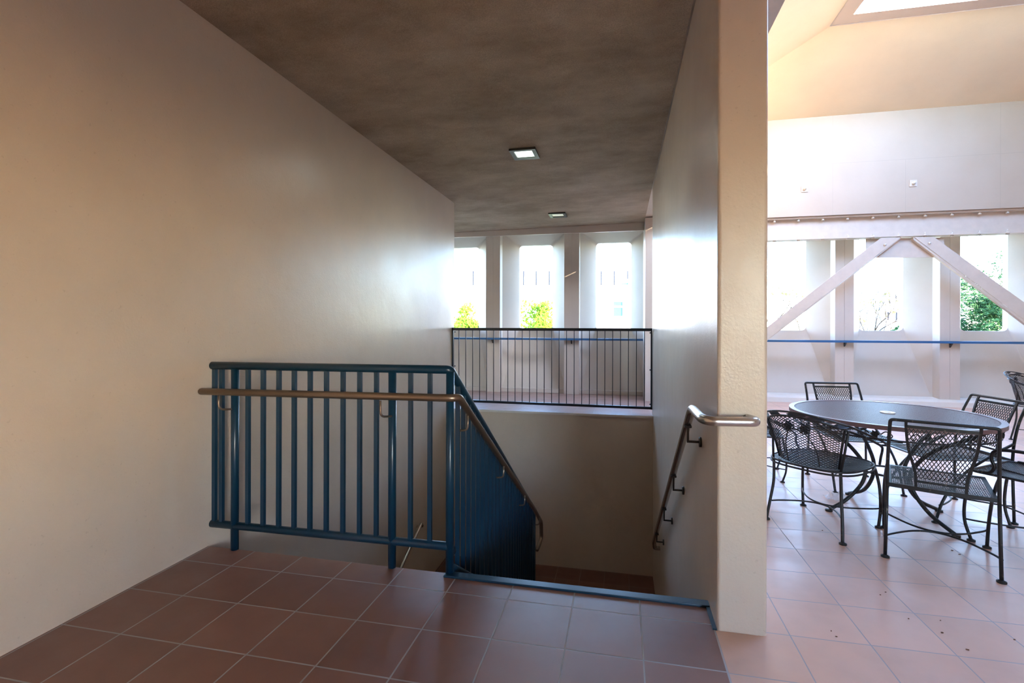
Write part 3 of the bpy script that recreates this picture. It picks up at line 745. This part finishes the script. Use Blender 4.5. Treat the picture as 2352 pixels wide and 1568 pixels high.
def arm_chair(name, label, loc, rot, mat):
    t = thing(name, label, 'chair', loc, rot, G_CH); SZ = 0.425
    def S(u, v): return (u, v, SZ - 0.02 * cos(u / 0.25 * pi / 2) * max(0.0, 1 - (v / 0.26) ** 2))
    lattice(S, lambda u, v: abs(u) < 0.232 and abs(v) < 0.24, -0.24, 0.24, -0.25, 0.25, 0.018, 0.012, 0.0032).build('seat_mesh', mat, t)
    MB().tube(fillet([(0, -0.245, SZ), (-0.238, -0.245, SZ), (-0.242, 0.245, SZ), (0.242, 0.245, SZ), (0.238, -0.245, SZ), (0.001, -0.245, SZ)], 0.05, 6), 0.0075, 8).tube([(0.0, -0.24, SZ - 0.02), (0.0, 0.0, SZ - 0.026), (0.0, 0.245, SZ - 0.002)], 0.006, 7).build('seat_frame', mat, t)
    for sx in (-1, 1):
        q = spline([(sx * 0.24, 0.235, 0.006), (sx * 0.246, 0.265, 0.12), (sx * 0.245, 0.262, 0.25), (sx * 0.24, 0.235, SZ)], 5)
        mb = MB().tube(q, 0.0088, 9); foot(mb, sx * 0.24, 0.235); mb.build('leg', mat, t)
        q = spline([(sx * 0.24, -0.275, 0.006), (sx * 0.240, -0.255, 0.15), (sx * 0.238, -0.245, SZ)], 5)
        mb = MB().tube(q, 0.0088, 9); foot(mb, sx * 0.24, -0.275); mb.build('leg', mat, t)
        q = [(sx * 0.232, -0.275, 0.575), (sx * 0.262, -0.12, 0.590), (sx * 0.268, 0.04, 0.590), (sx * 0.264, 0.115, 0.570), (sx * 0.256, 0.135, 0.525), (sx * 0.248, 0.125, 0.475), (sx * 0.243, 0.150, 0.435), (sx * 0.2415, 0.200, SZ + 0.004)]
        MB().tube(spline(q, 5), 0.0095, 9).build('arm', mat, t)
    hoop = fillet([(-0.236, -0.245, SZ), (-0.232, -0.30, 0.70), (-0.17, -0.325, 0.84), (0.17, -0.325, 0.84), (0.232, -0.30, 0.70), (0.236, -0.245, SZ)], 0.12, 6)
    MB().tube(hoop, 0.009, 9).build('back_frame', mat, t)
    lattice(lambda u, v: (u, -0.245 - 0.08 * (v - SZ) / 0.415, v), lambda u, v: SZ + 0.02 < v < 0.825 and abs(u) < (0.222 if v < 0.70 else 0.222 - 0.5 * (v - 0.70)), -0.24, 0.24, SZ, 0.84, 0.0185, 0.030, 0.0038).build('backrest_mesh', mat, t)
    MB().tube(bow(-0.240, -0.255, 0.240, -0.255, 0.125, -0.02), 0.0052, 7).build('stretcher', mat, t)
    MB().tube(bow(-0.246, 0.265, 0.246, 0.265, 0.125, 0.0), 0.0052, 7).build('stretcher', mat, t)
    return t
ch_sq = square_chair('patio_chair', 'square backed mesh chair nearest the camera, its back towards us', (1.768, 3.322, 0), radians(-24.3), 'iron_grey')
dup(ch_sq, (1.85, 4.60, 0), radians(184.4), 'square backed mesh chair behind the left half of the table')
dup(ch_sq, (2.235, 4.10, 0), atan2(0.987, -0.16), 'square backed mesh chair behind the right end of the table')
ch_b = barrel_chair('barrel_chair', 'barrel backed mesh chair with leaf scroll rim beside the wall end', (1.286, 3.645, 0), radians(-45), 'iron')
dup(ch_b, (4.70, 6.78, 0), radians(215), 'barrel backed chair standing apart at the right edge by the curb', 'wrought iron chairs around the patio table')
ch_a = arm_chair('armchair', 'mesh armchair at the right edge, seat towards the table', (2.40, 3.50, 0), radians(36.9), 'iron')
ch_d = dup(ch_a, (1.146, 4.77, 0), radians(-100), 'mesh armchair half hidden behind the wall end, left of the barrel chair'); ch_d.scale = (0.86, 0.86, 0.86)

# ------------------------------------------------------------------ litter on the floor
pb = MB(); rnd = random.Random(3); n1, n2 = 9, 7; gx = []
for i in range(n1):
    for j in range(n2):
        u, v = i / (n1 - 1) - 0.5, j / (n2 - 1) - 0.5
        gx.append((1.575 + u * 0.15 + rnd.uniform(-.006, .006), 4.178 + v * 0.11 + rnd.uniform(-.006, .006), 0.004 + max(0, 0.055 * (1 - 4 * (u * u + v * v))) * rnd.uniform(0.3, 1.2) + rnd.uniform(0, 0.012)))
pb.add(gx, [(i * n2 + j, (i + 1) * n2 + j, (i + 1) * n2 + j + 1, i * n2 + j + 1) for i in range(n1 - 1) for j in range(n2 - 1)])
tag(pb.build('plastic_wrapper', 'plastic'), 'crumpled clear plastic wrapper on the tiles under the table', 'litter')
def bit(px, py, s, label):
    p = at(px, py, 2, 0.0); mb = MB(); a = px * 1.7
    q = []
    for k in range(6):
        r = s * (0.6 + 0.4 * ((k * 37 % 10) / 10)); q.append((p.x + r * cos(a + k * pi / 3), p.y + r * 0.6 * sin(a + k * pi / 3)))
    mb.prism(q, 2, 0.0, 0.003)
    tag(mb.build('dry_leaf', 'leaf_litter'), label, 'leaf', 'dry leaf bits on the terrace floor')
for px, py, s in ((2164, 1453, 0.008), (2222, 1492, 0.008), (2187, 1264, 0.007), (2204, 1273, 0.007), (2330, 1469, 0.006), (2034, 1360, 0.004), (2022, 1366, 0.004), (1909, 1449, 0.004), (1921, 1462, 0.005), (2087, 1421, 0.004), (1889, 1218, 0.005), (2160, 1425, 0.004)):
    bit(px, py, s, 'tiny dry leaf scrap on the terrace tiles')

# ------------------------------------------------------------------ outside
struct('ground', MB().box(-60, 90, 10.5, 120, -4.6, -4.5), 'ground')
struct('ground_bounce', MB().box(-25, 30, -40, -4.25, -0.6, -0.3), 'bounce_tan')  # unseen sunlit slab, added to bounce warm light through the back opening
def crown(mb, c, rad, n, size, rnd, sq=(1, 1, 1), clump=26):
    wd = 0.28 if clump > 200 else 0.45; k_ = 0.5 if clump > 200 else 1.0
    cl_ = []
    for _ in range(clump):
        d = Vector((rnd.gauss(0, 1), rnd.gauss(0, 1), rnd.gauss(0, 1))).normalized() * rnd.uniform(0.45, 1.0)
        cl_.append((Vector((c[0] + d.x * rad * sq[0], c[1] + d.y * rad * sq[1], c[2] + d.z * rad * sq[2])), rad * k_ * rnd.uniform(0.22, 0.42)))
    for i in range(n):
        cc, cr = cl_[i % clump]
        d = Vector((rnd.gauss(0, 1), rnd.gauss(0, 1), rnd.gauss(0, 1))).normalized()
        p = cc + d * cr * rnd.uniform(0.6, 1.05)
        a = Vector((rnd.gauss(0, 1), rnd.gauss(0, 1), rnd.gauss(0, 1))).normalized(); b = a.orthogonal().normalized(); s = size * rnd.uniform(0.6, 1.3)
        mb.add([p - a * s, p + b * s * wd, p + a * s, p - b * s * wd], [(0, 1, 2, 3)])
def tree(name, label, x, y, ctop, rad, n, leafmat, size, seed, sq=(1, 1, 1), clump=26, group=None):
    rnd = random.Random(seed); cz = ctop - rad * sq[2]
    t = wthing(name, label, 'tree', (x, y, -4.5), group)
    tr = MB().tube(spline([(x, y, -4.5), (x + 0.1, y, -3.0), (x - 0.05, y + 0.1, cz - rad * 0.5), (x, y, cz)], 4), [0.16 - 0.09 * i / 12 for i in range(13)], 8)
    for k in range(7):
        a = 2 * pi * k / 7 + seed; tr.tube(spline([(x, y, cz - rad * 0.6), (x + cos(a) * rad * .4, y + sin(a) * rad * .4, cz - rad * 0.1), (x + cos(a) * rad * .75, y + sin(a) * rad * .75, cz + rad * 0.3)], 4), [0.05 - 0.004 * i for i in range(9)], 6)
    tr.build('trunk', 'bark', t)
    fo = MB(); crown(fo, (x, y, cz), rad, n, size, rnd, sq, clump); fo.build('foliage', leafmat, t)
    return t
def tpos(px, Y): return at(px, 749, 1, Y).x
tree('leafy_tree', 'yellow green tree top seen through the middle opening over the guard rail', tpos(1240, 16.0), 16.0, 2.10, 0.95, 5200, 'leaf_yellow', 0.07, 4, (0.8, 1, 1.3), 40)
tree('leafy_tree', 'yellow green tree top in the opening beside the left wall', tpos(1076, 16.5), 16.5, 2.02, 0.85, 4200, 'leaf_yellow', 0.07, 9, (0.85, 1, 1.3), 36)
tree('pine_tree', 'dense dark green pine in the terrace opening on the right', tpos(2352, 26.0), 26.0, 4.25, 3.6, 110000, 'leaf_pine', 0.10, 21, (1.0, 1, 1.1), 330)
tree('shrub_tree', 'small green tree top low in the middle terrace opening', tpos(2072, 17.0), 17.0, 1.42, 0.6, 1500, 'leaf_pine', 0.08, 33)
def bare_tree(label, x, y, top, seed):
    rnd = random.Random(seed); t = wthing('bare_tree', label, 'tree', (x, y, -4.5))
    br = MB(); tips = []
    def grow(p, d, ln, r, lev):
        q = p + d * ln; m_ = (p + q) / 2 + Vector((rnd.uniform(-1, 1), rnd.uniform(-1, 1), rnd.uniform(-.5, .5))) * ln * 0.10
        br.tube([p, m_, q], [r, r * 0.85, r * 0.65], 5)
        if lev == 0: tips.append(q); return
        for _ in range(3):
            e = (d + Vector((rnd.uniform(-1, 1), rnd.uniform(-1, 1), rnd.uniform(-0.35, 0.6))) * 0.75).normalized(); grow(q, e, ln * rnd.uniform(0.45, 0.66), r * 0.6, lev - 1)
    grow(Vector((x, y, -4.5)), Vector((0, 0, 1)), (top + 4.5) * 0.50, 0.05, 6)
    br.build('branches', 'bark', t)
    lf = MB()
    for q in tips:
        for _ in range(2):
            if rnd.random() < 0.72: continue
            p = q + Vector((rnd.uniform(-1, 1), rnd.uniform(-1, 1), rnd.uniform(-1, 1))) * 0.15
            a = Vector((rnd.gauss(0, 1), rnd.gauss(0, 1), rnd.gauss(0, 1))).normalized(); b = a.orthogonal().normalized()
            lf.add([p - a * .07, p + b * .035, p + a * .07, p - b * .035], [(0, 1, 2, 3)])
    lf.build('leaves', 'leaf_dry', t)
bare_tree('thin bare tree with few olive leaves beyond the opening beside the wall end', tpos(1800, 15.5), 15.5, 2.6, 5)
bare_tree('thin bare tree in front of the pale building in the middle terrace opening', tpos(2030, 20.5), 20.5, 2.4, 12)
def building(label, x0, x1, y, top, wins, panes, name='building'):
    t = wthing(name, label, 'building', ((x0 + x1) / 2, y, -4.5))
    MB().box(x0, x1, y, y + 10, -4.5, top).build('wall', 'white_wall_cooled', t)
    MB().box(x0 - 0.1, x1 + 0.1, y - 0.12, y + 10, top, top + 0.22).build('parapet', 'white_wall_cooled', t)
    for (xa, xb, za, zb_) in wins:
        MB().box(xa, xb, y - 0.02, y + 0.1, za, zb_).build('slot_window', 'slot_glass', t)
    for (xa, xb, za, zb_) in panes:
        f = MB()
        w = 0.12
        f.box(xa - w, xb + w, y - 0.10, y - 0.005, zb_, zb_ + w).box(xa - w, xb + w, y - 0.10, y - 0.005, za - w, za).box(xa - w, xa, y - 0.10, y - 0.005, za, zb_).box(xb, xb + w, y - 0.10, y - 0.005, za, zb_)
        zm = za + (zb_ - za) * 0.66; f.box(xa, xb, y - 0.08, y - 0.005, zm - 0.05, zm + 0.05)
        fo = f.build('window_frame', 'window_frame', t); MB().box(xa, xb, y - 0.04, y - 0.004, za, zb_).build('pane', 'window_blue', fo)
BY = 34.0
def wrect(px0, px1, py0, py1, Y): a = at(px0, py1, 1, Y); b = at(px1, py0, 1, Y); return (a.x, b.x, a.z, b.z)
building('long pale building with slot windows beyond the landing openings', tpos(900, BY), tpos(1600, BY), BY, at(1300, 603, 1, BY).z,
         [wrect(x - 1.2, x + 1.2, 622, 655, BY) for x in (1087, 1145, 1203, 1232, 1262, 1322, 1352, 1381, 1411, 1442)],
         [wrect(1409, 1430, 693, 726, BY), wrect(1428, 1443, 645, 654, BY)])
BY2 = 46.0
building('pale far building with narrow windows beyond the middle terrace opening', tpos(2036, BY2), tpos(2220, BY2), BY2, at(2060, 658, 1, BY2).z,
         [wrect(x - 1.3, x + 1.3, 676, 697, BY2) for x in (2043, 2058, 2067, 2084, 2100)] + [wrect(x - 2, x + 2, 716, 735, BY2) for x in (2040, 2059)], [])
